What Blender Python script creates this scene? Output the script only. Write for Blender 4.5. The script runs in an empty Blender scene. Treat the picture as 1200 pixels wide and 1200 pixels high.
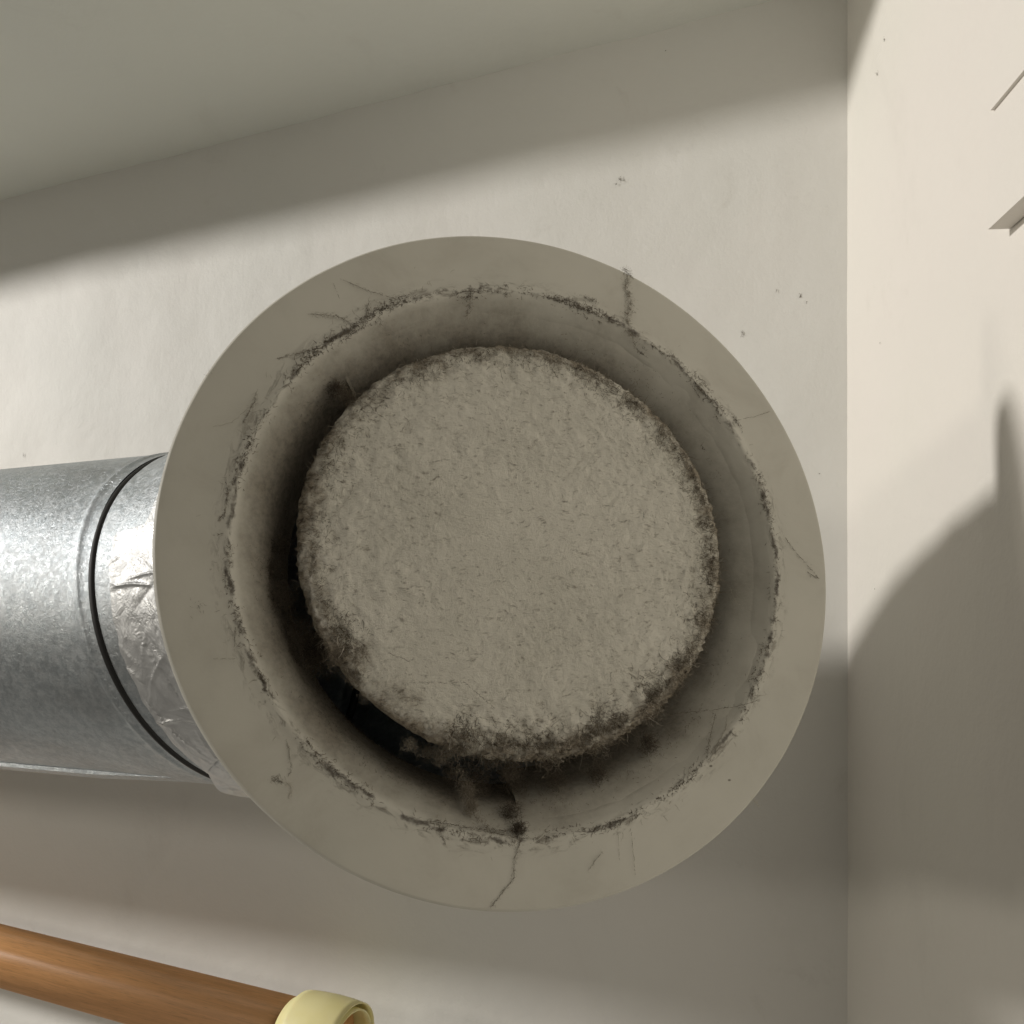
import bpy, math, random
import numpy as np
from mathutils import Vector, Matrix, noise
random.seed(7); rng = np.random.default_rng(7)
SC = bpy.context.scene
MM = 0.001

# ------------------------------------------------------------------ camera, world, lamps, exposure
cam_d = bpy.data.cameras.new("camera")
cam = bpy.data.objects.new("camera", cam_d); SC.collection.objects.link(cam)
cam.location = (0, 0, 0); cam.rotation_euler = (math.radians(90), 0, 0)
cam_d.sensor_width = 36.0; cam_d.sensor_fit = 'HORIZONTAL'
cam_d.lens = 36.0 * 900 / 1200
cam_d.shift_y = 127 / 1200
cam_d.clip_start = 0.005; cam_d.clip_end = 50
SC.camera = cam

W = bpy.data.worlds.new("World"); SC.world = W; W.use_nodes = True
bg = W.node_tree.nodes["Background"]
bg.inputs[0].default_value = (1.0, 0.93, 0.82, 1); bg.inputs[1].default_value = 0.142

def lamp(name, loc, power, radius, col):
    d = bpy.data.lights.new(name, 'POINT'); d.energy = power; d.shadow_soft_size = radius * MM; d.color = col
    o = bpy.data.objects.new(name, d); SC.collection.objects.link(o); o.location = Vector(loc) * MM
    return o
L1 = np.array([-1545.0, 26.0, 519.0])
lamp("room_lamp", L1, 80, 60, (1.0, 0.965, 0.93))
lamp("small_lamp", (-892, 8, 142), 3.6, 34, (1.0, 0.93, 0.82))
SC.view_settings.view_transform = 'Standard'; SC.view_settings.look = 'None'
SC.view_settings.exposure = 0; SC.view_settings.gamma = 1

# ------------------------------------------------------------------ helpers
def link(name, me, mat=None, parent=None, label=None, cat=None, group=None, kind=None, smooth=True):
    if mat: me.materials.append(mat)
    if smooth:
        me.polygons.foreach_set("use_smooth", [True] * len(me.polygons))
    o = bpy.data.objects.new(name, me); SC.collection.objects.link(o)
    if parent: o.parent = parent
    for k, v_ in (("label", label), ("category", cat), ("group", group), ("kind", kind)):
        if v_: o[k] = v_
    return o
def mesh(name, V, F):
    me = bpy.data.meshes.new(name)
    me.from_pydata([tuple(p) for p in (np.asarray(V, float) * MM)], [], [tuple(int(i) for i in f) for f in F]); me.update()
    return me
def grid_faces(nr, nc, closed=True):
    F = []
    for i in range(nr - 1):
        for j in range(nc if closed else nc - 1):
            k = (j + 1) % nc
            F.append((i * nc + j, i * nc + k, (i + 1) * nc + k, (i + 1) * nc + j))
    return F
def lathe(name, prof, seg=256, wob=None, closed_profile=False):
    V = []
    for i, (r, h) in enumerate(prof):
        for j in range(seg):
            t = 2 * math.pi * j / seg
            rr, hh = (r, h) if wob is None else wob(r, h, t)
            V.append((rr * math.cos(t), rr * math.sin(t), hh))
    F = grid_faces(len(prof), seg)
    if closed_profile:
        n = len(prof)
        F += [((n - 1) * seg + j, (n - 1) * seg + (j + 1) % seg, (j + 1) % seg, j) for j in range(seg)]
    return mesh(name, V, F)
def smoothprof(pts, k=6):
    # Catmull-Rom refinement of a profile
    out = []
    P = [pts[0]] + list(pts) + [pts[-1]]
    for i in range(1, len(P) - 2):
        for s in range(k):
            t = s / k
            out.append(tuple(0.5 * ((2 * P[i][c]) + (-P[i-1][c] + P[i+1][c]) * t + (2*P[i-1][c] - 5*P[i][c] + 4*P[i+1][c] - P[i+2][c]) * t*t
                       + (-P[i-1][c] + 3*P[i][c] - 3*P[i+1][c] + P[i+2][c]) * t**3) for c in (0, 1)))
    out.append(tuple(pts[-1])); return out
def nz(p, s=1.0, oct=3):
    return noise.fractal(Vector(p) * s, 0.6, 2.0, oct)
def fibres(name, items, mat, parent=None, sides=3, segs=4, curl=0.5, kind="stuff"):
    """items: array rows (px,py,pz, dx,dy,dz, length, radius, tone) in mm. One mesh of thin curved hairs."""
    A = np.asarray(items, float); n = len(A)
    P = A[:, :3].copy(); D = A[:, 3:6].copy(); D /= np.linalg.norm(D, axis=1)[:, None] + 1e-9
    L = A[:, 6]; R = A[:, 7]; T = A[:, 8]
    bend = rng.normal(0, curl, (n, 3)); V = np.zeros((n, segs + 1, sides, 3))
    for s in range(segs + 1):
        up = np.where(np.abs(D[:, 2:3]) < 0.9, np.array([[0, 0, 1.0]]), np.array([[1.0, 0, 0]]))
        U = np.cross(D, up); U /= np.linalg.norm(U, axis=1)[:, None] + 1e-9; Wv = np.cross(D, U)
        rr = R * (1 - 0.6 * s / segs)
        for k in range(sides):
            a = 2 * math.pi * k / sides
            V[:, s, k] = P + rr[:, None] * (math.cos(a) * U + math.sin(a) * Wv)
        P = P + D * (L / segs)[:, None]
        D = D + bend / segs * 1.6 + rng.normal(0, curl * 0.35, (n, 3)); D /= np.linalg.norm(D, axis=1)[:, None] + 1e-9
    per = (segs + 1) * sides
    base = (np.arange(n) * per)[:, None]
    fl = []
    for s in range(segs):
        for k in range(sides):
            k2 = (k + 1) % sides
            fl.append([s * sides + k, s * sides + k2, (s + 1) * sides + k2, (s + 1) * sides + k])
    fl = np.array(fl)
    F = (base[:, :, None] + fl[None]).reshape(-1, 4)
    me = bpy.data.meshes.new(name)
    Vf = (V.reshape(-1, 3) * MM).astype(np.float32)
    me.vertices.add(len(Vf)); me.vertices.foreach_set("co", Vf.ravel())
    me.loops.add(F.size); me.loops.foreach_set("vertex_index", F.ravel().astype(np.int32))
    me.polygons.add(len(F)); me.polygons.foreach_set("loop_start", np.arange(0, F.size, 4, dtype=np.int32))
    me.polygons.foreach_set("loop_total", np.full(len(F), 4, dtype=np.int32))
    me.update(calc_edges=True); me.validate()
    at = me.attributes.new("tone", 'FLOAT', 'POINT'); at.data.foreach_set("value", np.repeat(T, per).astype(np.float32))
    return link(name, me, mat, parent, kind=kind)

# ------------------------------------------------------------------ node helpers
class N:
    def __init__(s, name):
        s.m = bpy.data.materials.new(name); s.m.use_nodes = True; s.t = s.m.node_tree
        s.b = s.t.nodes["Principled BSDF"]; s.tc = s.t.nodes.new("ShaderNodeTexCoord")
    def n(s, typ, **kw):
        o = s.t.nodes.new(typ)
        for k, v_ in kw.items(): setattr(o, k, v_)
        return o
    def put(s, inp, val):
        if isinstance(val, bpy.types.NodeSocket): s.t.links.new(val, inp)
        elif val is not None: inp.default_value = val
    def obj(s): return s.tc.outputs["Object"]
    def noise(s, vec, scale, detail=4, rough=0.55, dist=0.0, out="Fac"):
        o = s.n("ShaderNodeTexNoise"); s.put(o.inputs["Vector"], vec); o.inputs["Scale"].default_value = scale
        o.inputs["Detail"].default_value = detail; o.inputs["Roughness"].default_value = rough; o.inputs["Distortion"].default_value = dist
        return o.outputs[out]
    def vor(s, vec, scale, feature='F1', out="Distance"):
        o = s.n("ShaderNodeTexVoronoi", feature=feature); s.put(o.inputs["Vector"], vec); o.inputs["Scale"].default_value = scale
        return o.outputs[out]
    def math(s, op, a, b=None, c=None, clamp=False):
        o = s.n("ShaderNodeMath", operation=op, use_clamp=clamp)
        for i, x in enumerate((a, b, c)): s.put(o.inputs[i], x)
        return o.outputs[0]
    def ramp(s, fac, a, b, lo=0.0, hi=1.0, smooth=True):
        o = s.n("ShaderNodeMapRange", interpolation_type='SMOOTHSTEP' if smooth else 'LINEAR')
        s.put(o.inputs["Value"], fac); s.put(o.inputs["From Min"], a); s.put(o.inputs["From Max"], b)
        s.put(o.inputs["To Min"], lo); s.put(o.inputs["To Max"], hi); return o.outputs[0]
    def mix(s, fac, a, b):
        o = s.n("ShaderNodeMix", data_type='RGBA'); s.put(o.inputs[0], fac); s.put(o.inputs[6], a); s.put(o.inputs[7], b); return o.outputs[2]
    def map(s, vec, scale=(1, 1, 1), rot=(0, 0, 0), loc=(0, 0, 0)):
        o = s.n("ShaderNodeMapping"); s.put(o.inputs[0], vec); o.inputs["Scale"].default_value = scale
        o.inputs["Rotation"].default_value = rot; o.inputs["Location"].default_value = loc; return o.outputs[0]
    def sep(s, vec):
        o = s.n("ShaderNodeSeparateXYZ"); s.put(o.inputs[0], vec); return o.outputs
    def comb(s, x, y, z):
        o = s.n("ShaderNodeCombineXYZ"); s.put(o.inputs[0], x); s.put(o.inputs[1], y); s.put(o.inputs[2], z); return o.outputs[0]
    def bump(s, h, strength=0.3, dist=0.0005, nrm=None):
        o = s.n("ShaderNodeBump"); s.put(o.inputs["Height"], h); o.inputs["Strength"].default_value = strength
        o.inputs["Distance"].default_value = dist
        if nrm: s.put(o.inputs["Normal"], nrm)
        return o.outputs[0]
    def done(s, col=None, rough=None, metal=None, nrm=None, spec=None, sheen=None):
        s.put(s.b.inputs["Base Color"], col); s.put(s.b.inputs["Roughness"], rough); s.put(s.b.inputs["Metallic"], metal)
        if nrm: s.put(s.b.inputs["Normal"], nrm)
        if spec is not None: s.put(s.b.inputs["Specular IOR Level"], spec)
        return s.m
def rgb(r, g, b): return (r, g, b, 1)

# walls: matt emulsion with roller grain and faint colour mottling
def wall_mat(name, base, alt, smudge=0.25):
    k = N(name); v = k.obj()
    c = k.mix(k.ramp(k.noise(v, 7, 3), .35, .65), rgb(*base), rgb(*alt))
    s = k.ramp(k.noise(v, 26, 6, .7, .6), .60, .80, 0, smudge)
    c = k.mix(s, c, rgb(.36, .32, .26))
    c = k.mix(k.ramp(k.noise(k.map(v, (1, 1, .5)), 9, 6, .7, 1.2), .52, .72, 0, .16), c, rgb(.50, .47, .42))
    h = k.math('ADD', k.math('MULTIPLY', k.noise(v, 620, 3, .6), .6), k.math('MULTIPLY', k.noise(v, 150, 5, .6), 1.3))
    n = k.bump(h, .35, .0004)
    n = k.bump(k.noise(v, 14, 3), .6, .003, n)
    n = k.bump(k.noise(k.map(v, (1, 1, .85)), 45, 5, .6, .4), .28, .0012, n)
    return k.done(c, .62, 0, n, .3)
M_back = wall_mat("wall_paint_back", (.735, .715, .665), (.72, .71, .66))
M_right = wall_mat("wall_paint_right", (.76, .735, .665), (.77, .73, .67), .12)
M_ceil = wall_mat("ceiling_paint", (.76, .77, .70), (.74, .75, .69), .15)

# ------------------------------------------------------------------ setting
C0 = np.array([2.8, 156.5, 14.3])                        # centre of the valve
AX = np.array([-0.94058, 0.33956, 0.0])                  # duct direction, leftwards and away
PERP = np.array([0.33956, 0.94058, 0.0])                 # towards the back wall
DA = np.array([-108.0, 243.0, 1.0])                      # point on the duct axis
WP = np.array([-67.96, 353.91, 1.0])
K = np.array([124.24, 284.52, 0.0])                       # room corner
BD = np.array([-0.07365, -0.99728, 0.0])                 # right wall, towards the camera
ZC = 237.0
def pix(px, py, d=None):
    return np.array([(px - 600) / 900.0, 1.0, -(py - 727) / 900.0])
def on_back(px, py, off=0.0):
    r = pix(px, py); return r * ((WP @ PERP - off) / (r @ PERP))
NR = np.array([BD[1], -BD[0], 0.0])
def on_right(px, py):
    r = pix(px, py); return r * ((K @ NR) / (r @ NR))

def sheet(name, p, ex, ey, nx, ny, amp, mat, label, th, nrm, cat=None):
    """a slab whose visible face is a slightly uneven plaster sheet; th = thickness away from the viewer"""
    V = []; F = []
    for j in range(ny + 1):
        for i in range(nx + 1):
            q = p + ex * (i / nx) + ey * (j / ny)
            V.append(q + nrm * amp * nz(q * 0.012, 1, 3))
    for j in range(ny):
        for i in range(nx):
            a = j * (nx + 1) + i; F.append((a, a + 1, a + nx + 2, a + nx + 1))
    b = len(V)
    for q in (p, p + ex, p + ex + ey, p + ey): V.append(q - nrm * th)
    F.append((b + 3, b + 2, b + 1, b))
    o = link(name, mesh(name, V, F), mat, kind="structure"); o["label"] = label
    return o
nback = -PERP
sheet("wall", K + AX * 1500.0 + np.array([0, 0, -700.0]), -AX * 1512.0, np.array([0, 0, 1250.0]), 150, 120, 1.2, M_back,
      "off-white painted back wall behind the duct", 60, nback)
sheet("wall", K - BD * 10 + np.array([0, 0, -700.0]), BD * 400.0, np.array([0, 0, 1250.0]), 52, 120, 0.6, M_right,
      "off-white painted side wall right of the valve", 60, np.array([-abs(NR[0]) * 1.0, 0, 0]) * 0 + (NR if NR[0] < 0 else -NR))
# ceiling soffit: its front edge throws the shadow band over the wall
q0, q1 = on_back(0, 340), on_back(985, 115)
e0 = L1 + (q0 - L1) * (ZC - L1[2]) / (q0[2] - L1[2]); e1 = L1 + (q1 - L1) * (ZC - L1[2]) / (q1[2] - L1[2]); ed = (e1 - e0) / np.linalg.norm(e1 - e0)
eL = e0 - ed * 760.0
kk = ((K - e0) @ NR) / (ed @ NR); eR = e0 + ed * kk
bl = on_back(0, 235) + AX * 900.0; bl = bl + PERP * 10; bl[2] = ZC; br = K + PERP * 10; br[2] = ZC
def prism(top, pts, z0, z1):
    n = len(pts); V = [(p[0], p[1], z0) for p in pts] + [(p[0], p[1], z1) for p in pts]
    F = [tuple(range(n)), tuple(range(2 * n - 1, n - 1, -1))] + [(i, i + n, (i + 1) % n + n, (i + 1) % n) for i in range(n)]
    return mesh(top, V, F)
def subdiv_soffit():
    V = []; F = []; nx, ny = 120, 30
    for j in range(ny + 1):
        for i in range(nx + 1):
            u_, v_ = i / nx, j / ny
            q = (eL * (1 - u_) + eR * u_) * (1 - v_) + (bl * (1 - u_) + br * u_) * v_
            V.append((q[0], q[1], ZC + (0.8 * nz(np.array(q) * 0.015, 1, 3) if v_ > 0 else 0)))
    for j in range(ny):
        for i in range(nx):
            a = j * (nx + 1) + i; F.append((a, a + nx + 1, a + nx + 2, a + 1))
    n = len(V); F0 = nx
    for q in (eL, eR, br, bl): V.append((q[0], q[1], ZC + 420))
    F.append((n, n + 1, n + 2, n + 3)); F.append(tuple([n] + list(range(0, nx + 1)) + [n + 1]))
    return mesh("ceiling", V, F)
o = link("ceiling", subdiv_soffit(), M_ceil, kind="structure", smooth=False); o["label"] = "grey-white ceiling over the duct, meeting the back wall"

# ------------------------------------------------------------------ valve materials (local frame: z = outwards, metres)
def valve_mat():
    k = N("dusty_white_plastic"); v = k.obj(); x, y, z = k.sep(v)
    r = k.math('SQRT', k.math('ADD', k.math('MULTIPLY', x, x), k.math('MULTIPLY', y, y)))
    rm = k.math('MULTIPLY', r, 1000.0); zm = k.math('MULTIPLY', z, 1000.0)
    ux = k.math('DIVIDE', x, r); uy = k.math('DIVIDE', y, r)
    # radial streaks: fine in angle, slow in radius
    st = k.noise(k.comb(k.math('MULTIPLY', ux, 1.0), k.math('MULTIPLY', uy, 1.0), k.math('MULTIPLY', rm, .045)), 14, 6, .75, .9)
    st2 = k.noise(k.comb(ux, uy, k.math('MULTIPLY', rm, .10)), 5, 5, .7, .8)
    nzf = k.noise(v, 800, 6, .75, .1)
    base = k.mix(k.ramp(k.noise(v, 30, 4), .35, .7), rgb(.57, .55, .475), rgb(.52, .505, .435))
    # thin film of dust on the face
    film = k.ramp(k.noise(v, 60, 6, .7, .5), .45, .75, 0, .22)
    c = k.mix(film, base, rgb(.33, .29, .23))
    # dust creeping outward from the inner lip
    near = k.math('MULTIPLY', k.ramp(rm, 56.5, 61.5, 1.0, 0.0), k.ramp(rm, 55.9, 56.9, 0, 1))
    d1 = k.math('MULTIPLY', near, k.ramp(st, .50, .66), None, True)
    c = k.mix(k.math('MULTIPLY', d1, .75), c, rgb(.13, .11, .085))
    # broken dark line right on the lip
    jit = k.math('MULTIPLY', k.math('SUBTRACT', k.noise(v, 260, 4, .7), .5), 3.2)
    rl = k.math('ADD', rm, jit)
    line = k.math('MULTIPLY', k.ramp(k.math('ABSOLUTE', k.math('SUBTRACT', rl, 57.2)), 0.1, .75, 1, 0), k.ramp(k.noise(v, 150, 4, .6), .48, .62))
    c = k.mix(k.math('MULTIPLY', line, .85), c, rgb(.075, .062, .048))
    # throat: brown dust that thickens with depth in drifts
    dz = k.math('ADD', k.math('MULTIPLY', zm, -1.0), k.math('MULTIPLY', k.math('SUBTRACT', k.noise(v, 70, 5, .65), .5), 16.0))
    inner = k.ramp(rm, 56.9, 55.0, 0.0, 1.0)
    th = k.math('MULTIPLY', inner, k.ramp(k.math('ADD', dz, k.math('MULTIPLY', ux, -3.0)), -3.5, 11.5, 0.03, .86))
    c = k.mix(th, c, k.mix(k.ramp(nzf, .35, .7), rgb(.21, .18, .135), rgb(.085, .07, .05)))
    # small flecks anywhere
    fl = k.ramp(k.vor(k.map(v, (1, 1.6, 1)), 190), .05, .10, 1, 0)
    fl = k.math('MULTIPLY', fl, k.ramp(k.noise(v, 55, 2), .60, .66))
    c = k.mix(k.math('MULTIPLY', fl, .8), c, rgb(.10, .085, .06))
    h = k.math('ADD', k.math('MULTIPLY', nzf, k.math('ADD', .12, k.math('ADD', th, d1))), k.math('MULTIPLY', k.noise(v, 90, 3), .25))
    return k.done(c, k.ramp(k.math('ADD', th, k.math('ADD', d1, film)), 0, .6, .5, .95), 0, k.bump(h, .5, .0005), .35)
M_valve = valve_mat()
def felt_mat():
    k = N("matted_dust_felt"); v = k.obj(); x, y, z = k.sep(v)
    rm = k.math('MULTIPLY', k.math('SQRT', k.math('ADD', k.math('MULTIPLY', x, x), k.math('MULTIPLY', y, y))), 1000.0)
    w = k.n("ShaderNodeVectorMath", operation='ADD')
    k.t.links.new(v, w.inputs[0])
    dn = k.n("ShaderNodeVectorMath", operation='SCALE'); k.t.links.new(k.noise(v, 70, 3, .6, 0, "Color"), dn.inputs[0]); dn.inputs["Scale"].default_value = .007
    k.t.links.new(dn.outputs[0], w.inputs[1]); wv = w.outputs[0]
    f1 = k.noise(k.map(wv, (1.0, 2.0, 1), (0, 0, .35)), 560, 7, .8)
    f2 = k.noise(k.map(wv, (2.2, 1.0, 1), (0, 0, -.3)), 700, 5, .75)
    big = k.noise(v, 38, 5, .6, .5)
    c = k.mix(k.ramp(big, .3, .72), rgb(.80, .77, .67), rgb(.70, .675, .58))
    c = k.mix(k.ramp(f1, .54, .68, 0, .80), c, rgb(.20, .17, .125))
    c = k.mix(k.ramp(f2, .60, .74, 0, .40), c, rgb(.70, .67, .57))
    # darker, dirtier towards the rim in ragged clumps
    e = k.math('ADD', rm, k.math('MULTIPLY', k.math('SUBTRACT', k.noise(v, 110, 6, .75), .5), 22.0))
    e = k.ramp(e, 37.0, 43.6, 0, .97)
    c = k.mix(e, c, k.mix(k.ramp(f1, .4, .62), rgb(.33, .285, .215), rgb(.11, .09, .065)))
    h = k.math('ADD', k.math('MULTIPLY', f1, .8), k.math('MULTIPLY', f2, .5))
    return k.done(c, .98, 0, k.bump(h, .8, .0009), .1)
M_felt = felt_mat()
def tone_mat(name, ramp_cols):
    k = N(name); a = k.n("ShaderNodeAttribute", attribute_name="tone")
    cr = k.n("ShaderNodeValToRGB"); k.t.links.new(a.outputs["Fac"], cr.inputs[0])
    el = cr.color_ramp.elements
    el[0].position = 0; el[0].color = rgb(*ramp_cols[0]); el[1].position = 1; el[1].color = rgb(*ramp_cols[-1])
    for i, c in enumerate(ramp_cols[1:-1]):
        e = el.new((i + 1) / (len(ramp_cols) - 1)); e.color = rgb(*c)
    return k.done(cr.outputs[0], .95, 0, None, .1)
M_fibre = tone_mat("dust_fibres", [(.055, .044, .032), (.15, .125, .092), (.30, .26, .20), (.60, .56, .47)])
def flat(name, c, rough=.6, metal=0, bumpscale=None, bs=.3):
    k = N(name); n = k.bump(k.noise(k.obj(), bumpscale, 4), bs, .0004) if bumpscale else None
    cc = k.mix(k.ramp(k.noise(k.obj(), 90, 4), .4, .7), rgb(*c), rgb(*[q * .8 for q in c]))
    return k.done(cc, rough, metal, n)
M_plain = flat("white_plastic", (.64, .62, .55), .45)
M_steel = flat("dull_steel", (.42, .40, .36), .45, 1, 300)
M_dirty = flat("dust_caked_plastic", (.045, .036, .025), .95)
M_rubber = flat("black_rubber", (.018, .017, .016), .55)

# ------------------------------------------------------------------ the valve
nN = np.array([.241, -math.sqrt(1 - .241 ** 2 - .163 ** 2), .163])
uU = np.cross(nN, [0, 0, 1.0]); uU /= np.linalg.norm(uU); vV = np.cross(nN, uU)
root = bpy.data.objects.new("air_valve", None); SC.collection.objects.link(root); root.empty_display_size = .02
Mx = Matrix((( -uU[0], -vV[0], nN[0], C0[0] * MM), (-uU[1], -vV[1], nN[1], C0[1] * MM), (-uU[2], -vV[2], nN[2], C0[2] * MM), (0, 0, 0, 1)))
root.matrix_world = Mx
root["label"] = "round off-white extract air valve clogged with grey dust, on the end of the metal duct"; root["category"] = "air valve"

R0 = 70.0
front = smoothprof([(70.0, -2.6), (70.35, -1.6), (70.3, -.7), (69.9, -.15), (69.2, .0), (66, .05), (62, .1), (59, .25), (57.6, .5), (56.9, .5), (56.2, .1),
                    (55.2, -.7), (53.2, -2.6), (51.0, -5.5), (49.2, -11), (48.0, -18), (47.6, -26), (49.4, -36)], 5)
prof = [(57, -2.4), (60, -1.4), (66, -2.4), (69.6, -2.9)] + front
def wob(r, h, t):
    p = (math.cos(t) * 3, math.sin(t) * 3, r * .05)
    a = .35 if 54 < r < 58.5 else .06
    return r + a * nz(p, 1.3, 3) + (.18 * nz((math.cos(t) * 60, math.sin(t) * 60, h), .5, 3) if 56 < r < 58.5 else 0), h + .12 * nz(p, .9, 2)
link("flange", lathe("flange", prof, 420, wob), M_valve, root)
# spigot behind
link("spigot", lathe("spigot", [(49.6, -36), (50.3, -36), (50.3, -8), (57, -2.5)], 128), M_plain, root)
# air deflector: gentler cone on the right-hand side of the throat, between two seams
def deflector():
    t0, t1 = math.radians(-93), math.radians(134); n = 240
    pr = smoothprof([(55.35, -.9), (54.3, -1.6), (52.2, -3.3), (49.4, -6.2), (47.0, -10.5), (45.1, -16.0), (44.2, -24.0)], 5)
    pr = pr + [(r + .5, h - .3) for r, h in reversed(pr)]
    V = []; F = []
    for (r, h) in pr:
        for j in range(n + 1):
            t = t0 + (t1 - t0) * j / n
            e = min(j, n - j) / n
            off = -1.6 * math.exp(-e * 45)
            w = .25 * nz((math.cos(t) * 3, math.sin(t) * 3, h * .1), 1.2, 3)
            V.append(((r + w - off * .3) * math.cos(t), (r + w - off * .3) * math.sin(t), h + off * .25))
    m = len(pr)
    F = grid_faces(m, n + 1, False)
    F += [((m - 1) * (n + 1) + j, (m - 1) * (n + 1) + j + 1, j + 1, j) for j in range(n)]
    for j in (0, n):
        F.append([i * (n + 1) + j for i in range(m)][::1 if j else -1])
    return mesh("deflector", V, F)
link("deflector", deflector(), M_valve, root)

# disc, its own slight tilt
dn = np.array([.2118, -math.sqrt(1 - .2118 ** 2 - .2113 ** 2), .2113]); dC = np.array([2.14, 151.0, 16.04])
dC = dC - nN * 1.4; B = np.array([-uU, -vV, nN])
ln = B @ dn; lc = B @ (dC - C0)
disc = bpy.data.objects.new("disc_holder", None)
q = Vector((0, 0, 1)).rotation_difference(Vector(ln)); DM = Matrix.Translation(Vector(lc) * MM) @ q.to_matrix().to_4x4() @ Matrix.Translation((.0004, .0006, 0)) @ Matrix.Scale(1.02, 4)
def disc_mesh():
    seg = 420; V = []; pr = []
    for r in np.linspace(0.0, 39.5, 110)[1:]: pr.append((r, .0 - 0.6 * (r / 42) ** 4))
    for a in np.linspace(0, math.pi, 26): pr.append((40.0 + 2.6 * math.sin(a), -3.3 + 2.6 * math.cos(a)))
    pr += [(36, -6.2), (28, -9), (14, -14), (5, -18)]
    V.append((0, 0, .22 * (1 - .0) * (.5 * .9 * .45 / .45) * .35 * nz((0, 0, 0), 1, 2)))
    for (r, h) in pr:
        for j in range(seg):
            t = 2 * math.pi * j / seg; x, y = r * math.cos(t), r * math.sin(t)
            e = max(0, min(1, (r - 30) / 12)) if h > -8 else 0
            g = -math.sin(t)             # the lower rim carries the thickest fluff
            g = .45 + .55 * max(0, g)
            bare = math.exp(-((t - math.radians(232)) / .20) ** 2)  # wiped clean, smooth edge
            amp = (.22 + 1.0 * e * e * g) * (1 - .9 * bare)
            c0 = max(0, min(1, (r - 8) / 14)); d = amp * (.35 + .65 * c0) * nz((x * .35, y * .35, h * .35), 1, 2 if r < 12 else 4) + .10 * c0 * (1 - bare) * nz((x * 1.6, y * 1.6, h), 1, 2)
            d2 = (.30 + .45 * g) * e * (1 - bare) * nz((x * 1.3 + 9, y * 1.3, h * .9), 1, 4)
            V.append(((r + d2) * math.cos(t), (r + d2) * math.sin(t), h + d))
    F = [(0, 1 + (j + 1) % seg, 1 + j) for j in range(seg)]
    F += [tuple(i + 1 for i in f) for f in grid_faces(len(pr), seg)]
    return mesh("disc", V, F)
bpy.data.objects.remove(disc)
disc = link("disc", disc_mesh(), M_felt, root); disc.matrix_parent_inverse = Matrix(); disc.matrix_local = DM
disc["label"] = "round centre disc under a felt of beige dust"
# stem and bridge inside the throat
def rod_mesh(name, p0, p1, r, seg=20, r1=None):
    p0 = np.array(p0, float); p1 = np.array(p1, float); d = p1 - p0; d /= np.linalg.norm(d)
    u = np.cross(d, [0, 0, 1.0] if abs(d[2]) < .9 else [1.0, 0, 0]); u /= np.linalg.norm(u); v = np.cross(d, u); V = []
    r1 = r1 or r
    for p, rr in ((p0, 0.01), (p0, r), (p1, r1), (p1, 0.01)):
        for j in range(seg):
            a = 2 * math.pi * j / seg; V.append(p + rr * (math.cos(a) * u + math.sin(a) * v))
    return mesh(name, V, grid_faces(4, seg))
stem = link("stem", rod_mesh("stem", (1.5, 1, -8), (0, 0, -58), 3.2), M_dirty, root)
link("nut", rod_mesh("nut", (0.3, .2, -36), (0.2, .1, -41), 6.5, 6), M_dirty, stem, smooth=False)
def bar_mesh(name, p0, p1, w, th):
    p0 = np.array(p0, float); p1 = np.array(p1, float); d = (p1 - p0) / np.linalg.norm(p1 - p0); s = np.cross(d, [0, 0, 1.0]); V = []
    for p in (p0, p1):
        for a, b in ((-1, -1), (1, -1), (1, 1), (-1, 1)): V.append(p + s * a * w / 2 + np.array([0, 0, b * th / 2]))
    return mesh(name, V, [(0, 3, 2, 1), (4, 5, 6, 7)] + [(i, (i + 1) % 4, (i + 1) % 4 + 4, i + 4) for i in range(4)])
for ang in (20, 110):
    a = math.radians(ang); link("bridge", bar_mesh("bridge", (49.4 * math.cos(a), 49.4 * math.sin(a), -34 - ang * .01), (-49.4 * math.cos(a), -49.4 * math.sin(a), -34 - ang * .01), 7, 2.2), M_dirty, root, smooth=False)

# ---------------- dust: real hairs and fluff
def disc_pt(r, t, h): return np.array(DM @ (Vector((r * math.cos(t), r * math.sin(t), h)) * MM)) / MM
# felt of short hairs over the disc face and shaggy rim
items = []
for _ in range(13000):
    r = 41.5 * math.sqrt(random.random()); t = random.random() * 2 * math.pi
    if abs((math.degrees(t)) - 232) < 16 and r > 33 and random.random() < .9: continue
    p = disc_pt(r, t, -.15 - .6 * (r / 42) ** 4); a = random.gauss(.5, .8)
    dark = random.random() < .34
    items.append((*p, math.cos(a) * random.choice((-1, 1)), math.sin(a), random.uniform(.0, .25), random.uniform(.3, 1.1) * (1.0 if r > 30 else .8), random.uniform(.02, .05), random.uniform(.25, .6) if dark else random.uniform(.72, 1.0)))
fibres("dust_felt", items, M_fibre, disc, curl=.9); bpy.data.objects["dust_felt"].matrix_local = DM.inverted()
items = []
for _ in range(34000):
    t = random.random() * 2 * math.pi; td = math.degrees(t)
    low = max(0, -math.sin(t)); right = max(0, math.cos(t))
    w = .35 + .65 * low + .25 * right
    if abs(td - 232) < 15 and random.random() < .97: continue
    clump = noise.noise(Vector((math.cos(t) * 7, math.sin(t) * 7, 3)))
    if random.random() > w * (.62 + 1.1 * clump): continue
    r = 42.5 - abs(random.gauss(0, 3.0)); h = -1.2 - random.random() * 4.2 if r > 40.5 else -.3
    p = disc_pt(r, t, h); a = t + random.gauss(0, .9)
    L = abs(random.gauss(0, .85)) * (1 + 1.1 * low + .3 * right) + .35
    tone = random.choice((random.uniform(.12, .5), random.uniform(.2, .65), random.uniform(.6, .95)))
    items.append((*p, math.cos(a), math.sin(a), random.gauss(-.1, .7), L, random.uniform(.025, .065), tone))
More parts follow.
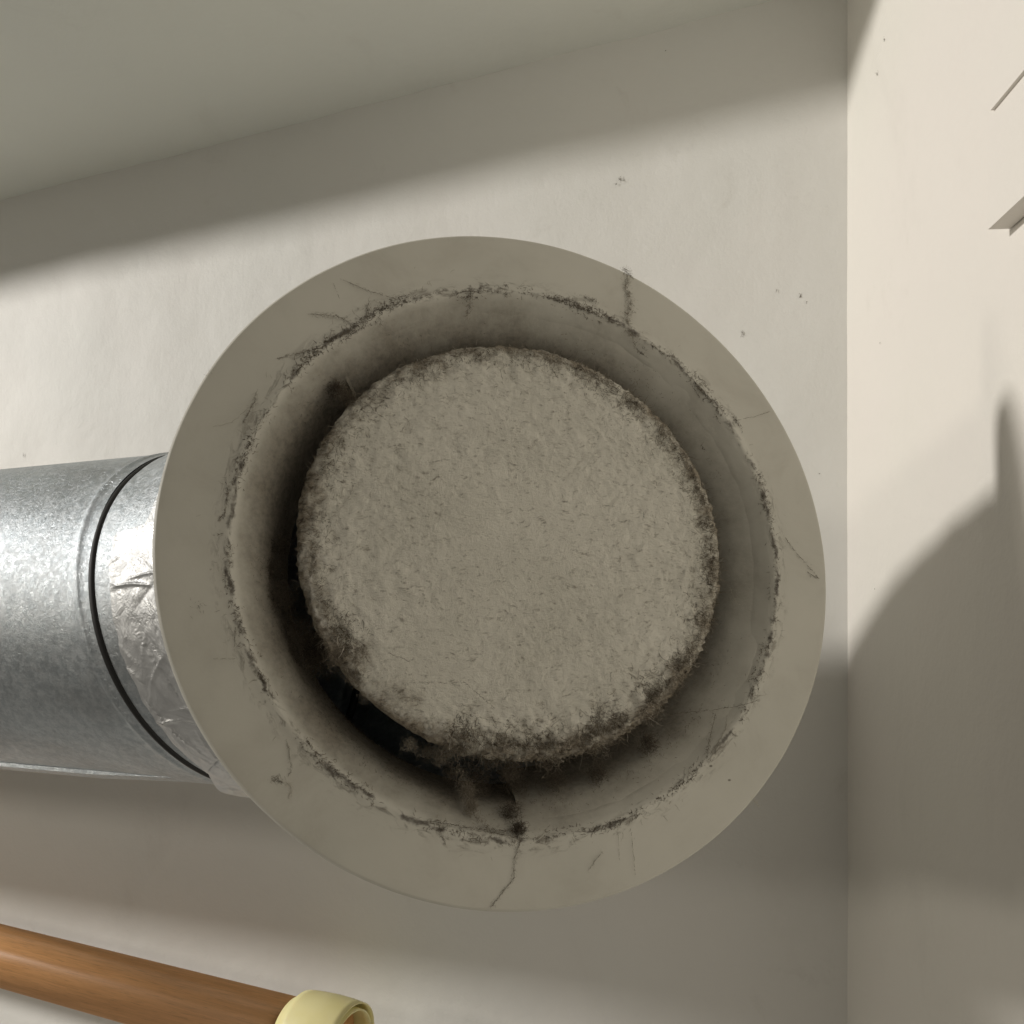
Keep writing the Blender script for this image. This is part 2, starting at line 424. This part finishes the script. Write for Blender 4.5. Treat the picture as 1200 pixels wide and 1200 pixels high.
fibres("dust_fringe", items, M_fibre, disc, curl=1.1); bpy.data.objects["dust_fringe"].matrix_local = DM.inverted()
# line of lint caught along the inner lip
def lip_noise(t): return noise.noise(Vector((math.cos(t) * 5, math.sin(t) * 5, 1.3))) + .5 * noise.noise(Vector((math.cos(t) * 17, math.sin(t) * 17, 4.3)))
items = []
for _ in range(9000):
    t = random.random() * 2 * math.pi; c = lip_noise(t); td = math.degrees(t)
    w = .30 + .9 * c
    if 20 < td < 140: w += .18
    if random.random() > w: continue
    r = 56.9 + random.gauss(0, .55) + 1.0 * lip_noise(t + 2); h = .5 if r > 56.4 else -.2
    a = t + random.choice((math.pi / 2, -math.pi / 2, 0, math.pi)) + random.gauss(0, .7)
    items.append((r * math.cos(t), r * math.sin(t), h + .05, math.cos(a), math.sin(a), random.uniform(-.1, .5), random.uniform(.2, 1.1), random.uniform(.03, .07), random.uniform(.05, .6)))
# radiating lint on the face of the flange
for _ in range(170):
    t = random.random() * 2 * math.pi; r = 57.5 + abs(random.gauss(0, 2.2))
    if r > 69: continue
    a = t + random.gauss(0, .45)
    items.append((r * math.cos(t), r * math.sin(t), max(.05, .35 - (r - 58) * .1) if r > 58 else .5, math.cos(a), math.sin(a), -.15, random.uniform(.6, 2.2), random.uniform(.02, .04), random.uniform(.3, .75)))
fibres("dust_line", items, M_fibre, root, curl=.9)
# fluff inside the throat
items = []
for _ in range(26000):
    t = random.random() * 2 * math.pi; dz = random.random() ** .6 * 23
    c = noise.noise(Vector((math.cos(t) * 4, math.sin(t) * 4, dz * .12)))
    if random.random() > .25 + 1.4 * c + (.5 if 180 < math.degrees(t) < 330 else 0): continue
    if random.random() > .12 + dz / 12: continue
    right = math.radians(-93) < ((t + math.pi) % (2 * math.pi) - math.pi) < math.radians(134)
    if right: r = np.interp(dz, [0, 4, 8, 12.5, 18, 26], [54.3, 51.6, 49.4, 47.0, 45.1, 44.2])
    else: r = np.interp(dz, [0, 2.6, 6.5, 12, 19, 27], [54.4, 53.1, 51.0, 49.2, 48.0, 47.6])
    a = t + math.pi + random.gauss(0, 1.2)
    items.append(((r - .1) * math.cos(t), (r - .1) * math.sin(t), 1 - dz, math.cos(a), math.sin(a), random.gauss(0, .3), random.uniform(.25, .9), random.uniform(.02, .05), random.uniform(.05, .5)))
fibres("throat_fluff", items, M_fibre, root, curl=1.1)

# cobweb strands at places seen in the photograph, in the valve's own plane
def to_local(px, py, h):
    """where the line of sight through (px,py) meets the plane z=h of the valve - used once to place the strands"""
    if 0 <= h <= 3.3: h = .1 + h * .14
    r = pix(px, py); p = r * (((C0 + nN * h) @ nN) / (r @ nN)); return B @ (p - C0)
def strand(items, pts, rad, tone, jitter=.25, fuzz=0, sub=9):
    P = [np.array(p, float) for p in pts]
    for a, b in zip(P[:-1], P[1:]):
        n = max(2, int(np.linalg.norm(b - a) / .35)); prev = a; along = (b - a) / (np.linalg.norm(b - a) + 1e-9)
        for i in range(1, n + 1):
            c = a + (b - a) * i / n
            if i < n: c = c + rng.normal(0, jitter, 3) * (.35, .35, .15)
            d = c - prev
            if random.random() < .8: items.append((*prev, *d, np.linalg.norm(d) * 1.3, min(rad, .055) * random.uniform(.5, 1.2), tone + random.uniform(-.05, .15)))
            for _ in range(int(fuzz * (1.0 + rad * 6))):
                dd = rng.normal(0, 1, 3) + along * 1.2; dd[2] *= .3; o_ = rng.normal(0, rad * 2.6, 3) * (1, 1, .3)
                items.append((*(prev + o_), *dd, random.uniform(.2, .8), random.uniform(.015, .035), tone + random.uniform(0, .35)))
            prev = c
items = []
L_ = to_local
def S(pix_pts, h, rad=.07, tone=.2, jitter=.2, fuzz=1):
    hs = h if isinstance(h, (list, tuple)) else [h] * len(pix_pts)
    strand(items, [L_(x, y, z) for (x, y), z in zip(pix_pts, hs)], rad, tone, jitter, fuzz)
S([(610, 985), (602, 1010), (603, 1028), (590, 1045), (576, 1062)], [3.2, 2.2, 1.6, .9, .4], .09, .2, .15, 2)
S([(542, 900), (548, 930), (556, 955), (575, 975), (606, 982)], [-1, -1, 0, 1, 3], .22, .35, .3, 5)
S([(536, 895), (545, 925), (552, 950)], [-1, -1, 0], .3, .5, .35, 6)
S([(500, 962), (530, 966), (560, 972), (606, 974)], [2, 2, 2, 2.5], .14, .12, .2, 3)
S([(737, 318), (733, 335), (739, 352), (734, 372), (742, 398)], [.5, 1.5, 2.5, 3, 3], .20, .45, .9, 5)
S([(730, 316), (741, 324)], [.3, .3], .15, .2, .2, 5)
S([(402, 328), (430, 340), (462, 350), (480, 345)], [1, 1.8, 2.6, 3], .08, .2, .2, 1)
S([(365, 368), (395, 370), (410, 378)], [1.5, 2.3, 3], .09, .25, .25, 3)
S([(325, 420), (345, 415), (375, 408)], [1.3, 2.2, 3], .08, .3, .25, 2)
S([(390, 330), (398, 350)], [1, 2], .04, .35, .1, 0)
S([(432, 355), (424, 385), (402, 392)], [3, 3, 3], .12, .25, .3, 4)
S([(552, 335), (551, 360), (545, 372)], [3, 1, 0], .12, .2, .2, 5)
S([(592, 333), (594, 348)], [3, 2], .12, .2, .2, 5)
S([(865, 492), (885, 488), (902, 482)], [2.8, 1.9, 1], .05, .4, .1, 0)
S([(920, 630), (935, 650), (960, 678)], [3, 1.9, .6], .07, .3, .15, 1)
S([(946, 670), (958, 678)], [1.0, .6], .10, .15, .1, 1)
S([(780, 838), (830, 832), (862, 828), (890, 821)], [-3, -1, 2.5, 3.2], .09, .15, .2, 1)
S([(838, 838), (832, 865), (828, 892)], [0, 1.5, 3], .10, .15, .25, 2)
S([(852, 838), (850, 855), (835, 880)], [1, 2, 3], .05, .5, .2, 1)
S([(856, 690), (862, 706), (885, 718)], [2, 1, -2], .06, .75, .15, 0)
S([(854, 858), (864, 863)], [2.6, 3], .10, .15, .2, 3)
S([(688, 1022), (698, 1008), (706, 998)], [1.4, 2, 2.4], .06, .25, .2, 1)
S([(745, 1030), (742, 1000), (740, 975)], [.6, 1.6, 2.6], .05, .45, .15, 0)
S([(724, 968), (726, 1010)], [3, 1], .03, .5, .1, 0)
S([(318, 915), (326, 912), (330, 918)], [1.2, 1.2, 1.2], .16, .2, .3, 6)
S([(335, 915), (342, 925), (338, 935)], [1.1, 1.1, 1.0], .09, .85, .2, 3)
S([(276, 735), (275, 758)], [3, 3], .06, .3, .1, 1)
S([(250, 772), (275, 772)], [1.5, 2.6], .04, .4, .1, 0)
S([(245, 440), (252, 432)], [-.2, -.2], .10, .25, .2, 4)
S([(883, 938), (889, 944)], [0, -.4], .12, .9, .2, 5)
S([(336, 868), (342, 900), (338, 910)], [3, 2, 1.5], .05, .4, .2, 1)
S([(444, 372), (447, 380)], [3, 3], .16, .15, .2, 4)
S([(300, 460), (296, 475), (285, 495)], [3, 2.8, 2.6], .08, .3, .3, 3)
S([(250, 500), (272, 495), (300, 470)], [1, 2, 3], .03, .5, .2, 0)
S([(268, 570), (264, 600), (255, 610)], [3, 3, 2.5], .07, .3, .25, 3)
S([(262, 625), (250, 627)], [2.8, 2], .05, .35, .2, 1)
S([(512, 955), (516, 975), (522, 990)], [3, 2.8, 2.2], .05, .35, .2, 2)
S([(540, 972), (545, 985)], [2.8, 2.3], .04, .4, .1, 1)
S([(232, 709), (234, 713)], [1.0, 1.0], .28, .05, .05, 4)
S([(754, 600), (755, 607)], [6.3, 6.3], .35, .02, .05, 2)
for (x0, y0, x1, y1, h, tn) in ((540, 835, 600, 850, 5.6, .45), (600, 850, 640, 880, 5.6, .4), (455, 765, 480, 775, 5.8, .45), (620, 860, 655, 885, 5.6, .35), (480, 800, 545, 800, 5.8, .45), (545, 800, 580, 830, 5.8, .4)):
    S([(x0, y0), (x1, y1)], h + .35, .06, tn, .25, 1)
fibres("cobweb", items, M_fibre, root, segs=2, curl=.35)
# thick fluff rolls under the disc's lower edge
items = []
for (px, py, rr, n_, h, lo, hi) in ((538, 868, 3.4, 500, 3.5, .25, .7), (520, 880, 2.6, 320, 2.5, .3, .85), (575, 885, 3.2, 420, 2.2, .15, .6), (640, 885, 3.4, 420, 3.0, .3, .8), (598, 900, 2.4, 300, 1.0, .1, .5),
                          (700, 870, 3.2, 360, 3.2, .3, .9), (760, 832, 3.0, 340, 3.2, .3, .9), (480, 873, 1.6, 120, 0, .4, .95), (428, 815, 1.4, 90, 1, .5, .95), (395, 770, 2.4, 200, 3.5, .15, .5), (415, 790, 2.2, 180, 3.5, .15, .5),
                          (608, 970, 1.6, 260, 2.8, 0, .4), (598, 950, 2.4, 260, -2, .0, .4), (352, 742, 4.0, 700, -7, .12, .42), (330, 700, 3.6, 600, -6, .1, .4), (318, 668, 3.2, 420, -7, .08, .35), (372, 775, 3.6, 520, -8, .12, .45), (340, 775, 3.0, 380, -8, .1, .35), (330, 640, 2.6, 300, -8, .05, .3), (560, 915, 3.4, 500, -6, .1, .5), (600, 915, 3.2, 420, -6, .08, .4), (650, 912, 3.0, 420, -5, .08, .4), (700, 905, 2.8, 360, -4, .08, .4), (760, 870, 2.6, 320, -4, .08, .4), (530, 905, 2.2, 260, -6, .2, .6), (395, 455, 2.2, 260, -3, .05, .35), (410, 470, 1.8, 200, -1, .1, .5), (548, 925, 1.8, 260, -2, .45, .8), (552, 945, 1.4, 200, -1, .45, .8), (500, 880, 1.8, 160, -3, .4, .85), (515, 890, 1.4, 120, -3, .4, .8), (405, 462, 1.8, 160, 2.5, .1, .5), (690, 350, .9, 120, 3, .12, .45), (672, 358, .8, 110, 3, .12, .45), (655, 352, .7, 100, 3, .12, .45),
                          (751, 413, .7, 90, 0, .1, .3), (792, 420, .8, 100, 3, .12, .45), (826, 450, .9, 120, 3, .12, .45), (862, 492, .8, 110, 3, .12, .45), (846, 480, .7, 100, 3, .12, .45), (823, 524, .5, 50, -1, 0, .2)):
    c = L_(px, py, h); small = rr < 1.1; ta = math.atan2(c[1], c[0]) + math.pi / 2; tv = np.array([math.cos(ta), math.sin(ta), 0])
    for _ in range(n_ // 2 if small else n_ * 2):
        g = rng.normal(0, rr * .42, 3); g[2] *= .5; d = rng.normal(0, 1, 3)
        if small: g = g * .6 + tv * random.gauss(0, rr * 1.3); d = d + tv * random.choice((-1, 1)) * .8; d[2] *= .4
        items.append((*(c + g), *d, random.uniform(.2, .8) if small else random.uniform(.3, 1.3), random.uniform(.02, .05), random.uniform(lo, hi)))
fibres("dust_clump", items, M_fibre, root, curl=1.3)

# ------------------------------------------------------------------ duct
def metal_mat():
    k = N("galvanised_steel"); v = k.obj()
    vv = k.map(v, (1, 1, 1))
    sp = k.vor(vv, 900, 'F1', "Color"); spf = k.sep(sp)[0]
    n1 = k.noise(v, 430, 6, .8, .3); n2 = k.noise(v, 45, 5, .65)
    c = k.mix(k.ramp(n1, .38, .62), rgb(.50, .55, .58), rgb(.68, .72, .745))
    c = k.mix(k.ramp(n2, .40, .70, 0, .45), c, rgb(.35, .365, .37))
    c = k.mix(k.ramp(k.noise(v, 700, 4, .8), .60, .72, 0, .35), c, rgb(.30, .29, .27))
    r = k.ramp(k.math('ADD', k.math('MULTIPLY', n1, .7), k.math('MULTIPLY', spf, .3)), .25, .75, .33, .54)
    h = k.math('ADD', k.math('MULTIPLY', spf, .6), k.noise(v, 750, 5, .8, .2))
    return k.done(c, r, .86, k.bump(h, .5, .0004))
M_galv = metal_mat()
def foil_mat():
    k = N("aluminium_foil_tape"); v = k.obj()
    n1 = k.noise(v, 90, 5, .7, 1.5); n2 = k.noise(v, 330, 3, .6, .5)
    c = k.mix(k.ramp(n1, .4, .7), rgb(.80, .81, .81), rgb(.68, .69, .69))
    return k.done(c, k.ramp(n2, .3, .7, .38, .58), .80, k.bump(k.math('ADD', n1, k.math('MULTIPLY', n2, .2)), .5, .0013))
M_foil = foil_mat()
duct = bpy.data.objects.new("metal_duct", None); SC.collection.objects.link(duct)
duct["label"] = "galvanised round duct with foil-taped elbow, running along the back wall from the left"; duct["category"] = "air duct"
RC = np.array([-79.68, 234.0, 1.28]); RN = np.array([.871, -.4227, .2503]); RN /= np.linalg.norm(RN)
duct.location = Vector(RC) * MM
def dobj(name, me, mat, **kw):
    o = link(name, me, mat, duct, **kw); o.matrix_parent_inverse = Matrix.Translation(-Vector(RC) * MM); return o
# pipe: lofted from the mitred ring back along the axis
SEG = 200
def pipe_ring(tau, R, mitre=False):
    out = []
    for j in range(SEG):
        a = 2 * math.pi * j / SEG
        p = DA + AX * tau + R * (math.cos(a) * PERP + math.sin(a) * np.array([0, 0, 1.0]))
        if mitre: p = p + AX * (((RC - p) @ RN) / (AX @ RN))
        out.append(p)
    return out
V = pipe_ring(0, 50, True)
base = np.array(V)
for d_, rr in ((2.0, 0), (3.2, 0), (3.8, .22), (4.6, .4), (5.4, .22), (6.0, 0), (7.5, 0)):
    for j in range(SEG):
        p = base[j] + AX * d_; c = DA + AX * ((p - DA) @ AX); n_ = (p - c) / np.linalg.norm(p - c); V.append(p + n_ * rr)
for tau in (40, 80, 140, 220, 320, 460, 900):
    V += pipe_ring(tau, 50)
V += pipe_ring(900, .01)
dobj("pipe", mesh("pipe", V, grid_faces(len(V) // SEG, SEG)), M_galv)
# lengthwise lock seam on the underside of the pipe
am = math.radians(-112)
V = []
sec = [(-3.2, .0), (-3.0, 1.1), (2.6, 1.3), (3.2, .0)]
for tau in (0, 10, 700):
    for (s_, hh) in sec:
        if tau == 0: hh = -.3
        a = am + s_ / 50; p = DA + AX * tau + (50 + hh) * (math.cos(a) * PERP + math.sin(a) * np.array([0, 0, 1.0]))
        if tau == 0: p = p + AX * (((RC - p) @ RN) / (AX @ RN) + 8)
        V.append(p)
dobj("seam", mesh("seam", V, grid_faces(3, 4, False)), M_galv, smooth=False)
# rubber gasket in the joint
def ring_frame():
    u = np.cross(RN, [0, 0, 1.0]); u /= np.linalg.norm(u); return u, np.cross(RN, u)
ru, rv = ring_frame()
def torus(R, r, off, name, squash=1.0, seg=220, ms=12):
    V = []
    for j in range(seg):
        a = 2 * math.pi * j / seg; e = math.cos(a) * ru + math.sin(a) * rv
        for k_ in range(ms):
            b = 2 * math.pi * k_ / ms; V.append(RC + RN * (off + r * squash * math.sin(b)) + e * (R + r * math.cos(b)))
    F = []
    for j in range(seg):
        for k_ in range(ms):
            j2, k2 = (j + 1) % seg, (k_ + 1) % ms; F.append((j * ms + k_, j2 * ms + k_, j2 * ms + k2, j * ms + k2))
    return mesh(name, V, F)
dobj("gasket", torus(50.7, 1.35, .2, "gasket", 1.0), M_rubber)
# elbow spine (Hermite) from the joint to the back of the valve
P0, T0 = RC, RN * 105; P1, T1 = C0 - nN * 9, -nN * -1 * 1.0
T1 = nN * 105
def spine(t):
    h0 = 2*t**3 - 3*t**2 + 1; h1 = t**3 - 2*t**2 + t; h2 = -2*t**3 + 3*t**2; h3 = t**3 - t**2
    p = h0 * P0 + h1 * T0 + h2 * P1 + h3 * T1
    g0 = 6*t*t - 6*t; g1 = 3*t*t - 4*t + 1; g3 = 3*t*t - 2*t
    d = g0 * P0 + g1 * T0 - g0 * P1 + g3 * T1
    return p, d / np.linalg.norm(d)
def frame(t):
    p, d = spine(t); u = np.cross(d, [0, 0, 1.0]); u /= np.linalg.norm(u); return p, d, u, np.cross(d, u)
def elb(t, a, R):
    p, d, u, v_ = frame(t); return p + R * (math.cos(a) * u + math.sin(a) * v_)
V = []; nt = 40
for i in range(nt + 1):
    t = i / nt; R = 51.2 + (.5 * math.exp(-((t - .02) / .02) ** 2) if t < .1 else 0)
    for j in range(SEG): V.append(elb(max(t, .012), 2 * math.pi * j / SEG, R))
dobj("elbow", mesh("elbow", V, grid_faces(nt + 1, SEG)), M_galv)
# foil tape: wrinkled wraps over the elbow
def tape(name, a0, a1, tmin, R, folds, na=420, ntt=120, seed=1):
    rnd = random.Random(seed); V = []; Fd = []
    for _ in range(folds):
        Fd.append((rnd.uniform(a0, a1) * 51, rnd.uniform(0, 105), rnd.uniform(0, math.pi), rnd.uniform(4, 16), rnd.uniform(.15, .5), rnd.uniform(.35, 1.0) * rnd.choice((1, 1, -.6))))
    for i in range(ntt + 1):
        for j in range(na + 1):
            a = a0 + (a1 - a0) * j / na; tm = tmin(a); t = tm + (1.0 - tm) * i / ntt
            s, w = a * 51, t * 105; h = .35 * nz((s * .08 + seed, w * .08, seed), 1, 3)
            for (fs, fw, th, ln_, wd, am_) in Fd:
                dx, dy = s - fs, w - fw
                if abs(dx) > 18 or abs(dy) > 18: continue
                al = dx * math.cos(th) + dy * math.sin(th); ac = -dx * math.sin(th) + dy * math.cos(th) + .08 * al * al / ln_
                if abs(al) < ln_: h += am_ * math.exp(-abs(ac) / wd) * (1 - (al / ln_) ** 2)
            e = min(1, i / 5); tc_ = max(min(t, 1), -.05); V.append(elb(tc_, a, R + .15 + 2.2 * math.exp(-((a - math.radians(84)) / .7) ** 2) + (h + .5) * (.25 + .75 * e) * .9))
    return mesh(name, V, grid_faces(ntt + 1, na + 1, False))
def tm1(a):
    w = math.exp(-((a - math.radians(82)) / .5) ** 2)
    return -.26 * w + .16 + .03 * math.sin(a * 9) * .4 + .012 * noise.noise(Vector((a * 8, 0, 0)))
def tm2(a): return .075 + .01 * noise.noise(Vector((a * 12, 2, 0)))
dobj("foil_tape", tape("foil_tape", math.radians(-140), math.radians(220), tm1, 51.2, 420, 760, 150, seed=3), M_foil)
SECOND = (math.radians(-20), math.radians(100))
dobj("foil_tape", tape("foil_tape", SECOND[0], SECOND[1], tm2, 52.0, 170, 420, 170, seed=9), M_foil)

# ------------------------------------------------------------------ wooden rail with the yellow strap
def wood_mat():
    k = N("varnished_beech"); v = k.obj()
    g = k.noise(k.map(v, (1.2, 26, 26)), 22, 6, .65, .6); g2 = k.noise(k.map(v, (2, 40, 40)), 60, 4, .6)
    c = k.mix(k.ramp(g, .3, .7), rgb(.82, .43, .18), rgb(.68, .34, .13))
    c = k.mix(k.ramp(g2, .5, .75, 0, .35), c, rgb(.20, .09, .04))
    tg = k.n('ShaderNodeTangent', direction_type='RADIAL', axis='X'); k.t.links.new(tg.outputs[0], k.b.inputs['Tangent'])
    k.b.inputs['Anisotropic'].default_value = .92; k.b.inputs['Anisotropic Rotation'].default_value = .25
    return k.done(c, .33, 0, k.bump(g2, .1, .0003), .95)
p0 = np.array([-247.0, 370.6, -161.5]); p1 = np.array([-162.6, 340.1, -165.2]); rd = (p1 - p0) / np.linalg.norm(p1 - p0)
a0 = p0 - rd * 420; a1 = p0 + rd * (float((np.array([-73.6, 308.0, -168.5]) - p0) @ rd) + 4)
rail = link("wooden_rail", None or rod_mesh("wooden_rail", (0, 0, 0), (float(np.linalg.norm(a1 - a0)), 0, 0), 13.0, 64), wood_mat())
rail["label"] = "round varnished wooden rail crossing the lower left corner below the duct"; rail["category"] = "wooden rail"
xax = Vector(rd); zax = Vector((0, 0, 1)); yax = zax.cross(xax).normalized(); zax = xax.cross(yax)
RM = Matrix(((xax[0], yax[0], zax[0], a0[0] * MM), (xax[1], yax[1], zax[1], a0[1] * MM), (xax[2], yax[2], zax[2], a0[2] * MM), (0, 0, 0, 1)))
rail.matrix_world = RM
def band():
    V = []; n = 150; w = 9
    th = .5
    for i in range(n + 1):
        f = i / n; a = math.radians(-60) + f * 2 * math.pi * 1.9
        r = 14.4 + 4.8 * f + .5 * math.sin(a * 3 + 1)
        hw = 14.5 - 3.0 * f; sh = 3.0 * f
        for s in (-1, 1):
            for j in range(w + 1):
                y = (j / w * 2 - 1) * s * -1
                cur = .9 * (1 - y * y)
                rr = r + cur + s * th * .5 + .25 * noise.noise(Vector((a * 1.5, y * 2, f)))
                V.append((y * hw + sh, rr * math.cos(a), rr * math.sin(a)))
    return mesh("yellow_strap", V, grid_faces(n + 1, 2 * (w + 1), True))
def strap_mat():
    k = N("yellow_vinyl"); v = k.obj()
    c = k.mix(k.ramp(k.noise(v, 60, 4), .35, .7), rgb(.86, .79, .42), rgb(.82, .74, .35))
    k.b.inputs["Subsurface Weight"].default_value = .15; k.b.inputs["Subsurface Radius"].default_value = (.004, .003, .001)
    return k.done(c, .38, 0, k.bump(k.noise(v, 140, 3), .2, .0005))
strap = link("yellow_strap", band(), strap_mat())
strap["label"] = "loosely coiled pale yellow strap wrapped round the wooden rail"; strap["category"] = "strap"
cs = np.array([-73.6, 308.0, -168.5]); along = float((cs - a0) @ rd) - 4.0
strap.matrix_world = RM @ Matrix.Translation(Vector((along, 0, -1.2)) * MM)

# ------------------------------------------------------------------ white cabinet rail on the right wall
RNw = NR if NR[0] < 0 else -NR
def wall_box(name, tip_px, z_off, ln_, depth, height, mat):
    """box lying on the right wall, running towards the camera; tip_px = its lower far corner"""
    p = on_right(*tip_px); V = []
    for s_ in (0, ln_):
        for (d_, z_) in ((0, 0), (depth, 0), (depth, height), (0, height)):
            V.append(p - RNw * 0 + BD * s_ + RNw * d_ + np.array([0, 0, z_ + z_off]))
    F = [(0, 1, 2, 3), (7, 6, 5, 4)] + [(i, i + 4, (i + 1) % 4 + 4, (i + 1) % 4) for i in range(4)]
    return mesh(name, V, F)
M_trim = flat("white_trim_paint", (.72, .71, .62), .4)
cab = bpy.data.objects.new("cable_trunking", None); SC.collection.objects.link(cab)
cab["label"] = "white box trunking on the side wall at the upper right edge"; cab["category"] = "trunking"
tp = on_right(1168, 266); cab.location = Vector(tp) * MM
def cobj(name, me, mat):
    o = link(name, me, mat, cab, smooth=False); o.matrix_parent_inverse = Matrix.Translation(-Vector(tp) * MM); return o
cobj("body", wall_box("body", (1184, 268), 0, 150, 5.0, 28, M_right), M_right)
cobj("cover", wall_box("cover", (1192, 128), 0, 150, 5.9, 22, M_right), M_right)

# added panel, unseen left of view, keeps the lamp off the lower right walls
pts = [L1 + (q - L1) * f_ for q, f_ in ((on_back(530, 1015), .54), (on_right(1290, 985), .54), (on_right(1290, 2500), .54), (on_back(1500, 1900), .54))]
n_ = np.cross(pts[1] - pts[0], pts[3] - pts[0]); n_ /= np.linalg.norm(n_)
pp = np.array(pts + [p + n_ * 16 for p in pts])
blk = link("shade_panel", mesh("shade_panel", pp, [(0, 1, 2, 3), (7, 6, 5, 4)] + [(i, i + 4, (i + 1) % 4 + 4, (i + 1) % 4) for i in range(4)]), M_right, smooth=False)
blk["label"] = "plain white panel added out of view at the lower left to shade the walls"; blk["category"] = "blocker"

# ------------------------------------------------------------------ lint specks stuck on the walls
def specks(name, wall, lst):
    it = []
    for (px, py, s_, f) in lst:
        c = f(px, py); off = (nback if f is on_back else RNw) * .8
        for _ in range(int(26 * s_)):
            d = rng.normal(0, 1, 3); it.append((*(c + off * .3 + rng.normal(0, .42 * s_, 3) * (.6, .1, 1.5)), *d, random.uniform(.4, 1.3) * s_, random.uniform(.035, .065), random.uniform(.2, .6)))
    fibres(name, it, M_fibre, wall, curl=1.0)
wb = bpy.data.objects["wall"]; wr = bpy.data.objects["wall.001"]
specks("wall_lint", wb, [(727, 210, 1.0, on_back), (722, 216, .5, on_back), (870, 391, .8, on_back), (938, 347, .7, on_back), (945, 355, .5, on_back), (910, 341, .5, on_back), (965, 390, .5, on_back), (28, 534, .7, on_back), (942, 420, .3, on_back), (568, 48, .6, on_back), (40, 1040, .6, on_back), (12, 1036, .5, on_back), (70, 1042, .4, on_back), (150, 1090, .3, on_back), (780, 60, .35, on_back), (965, 420, .3, on_back), (960, 555, .35, on_back), (330, 1120, .3, on_back), (955, 500, .3, on_back)])
specks("wall_lint", wr, [(1029, 86, .55, on_right), (1037, 46, .45, on_right), (1032, 402, .3, on_right), (1026, 690, .25, on_right)])
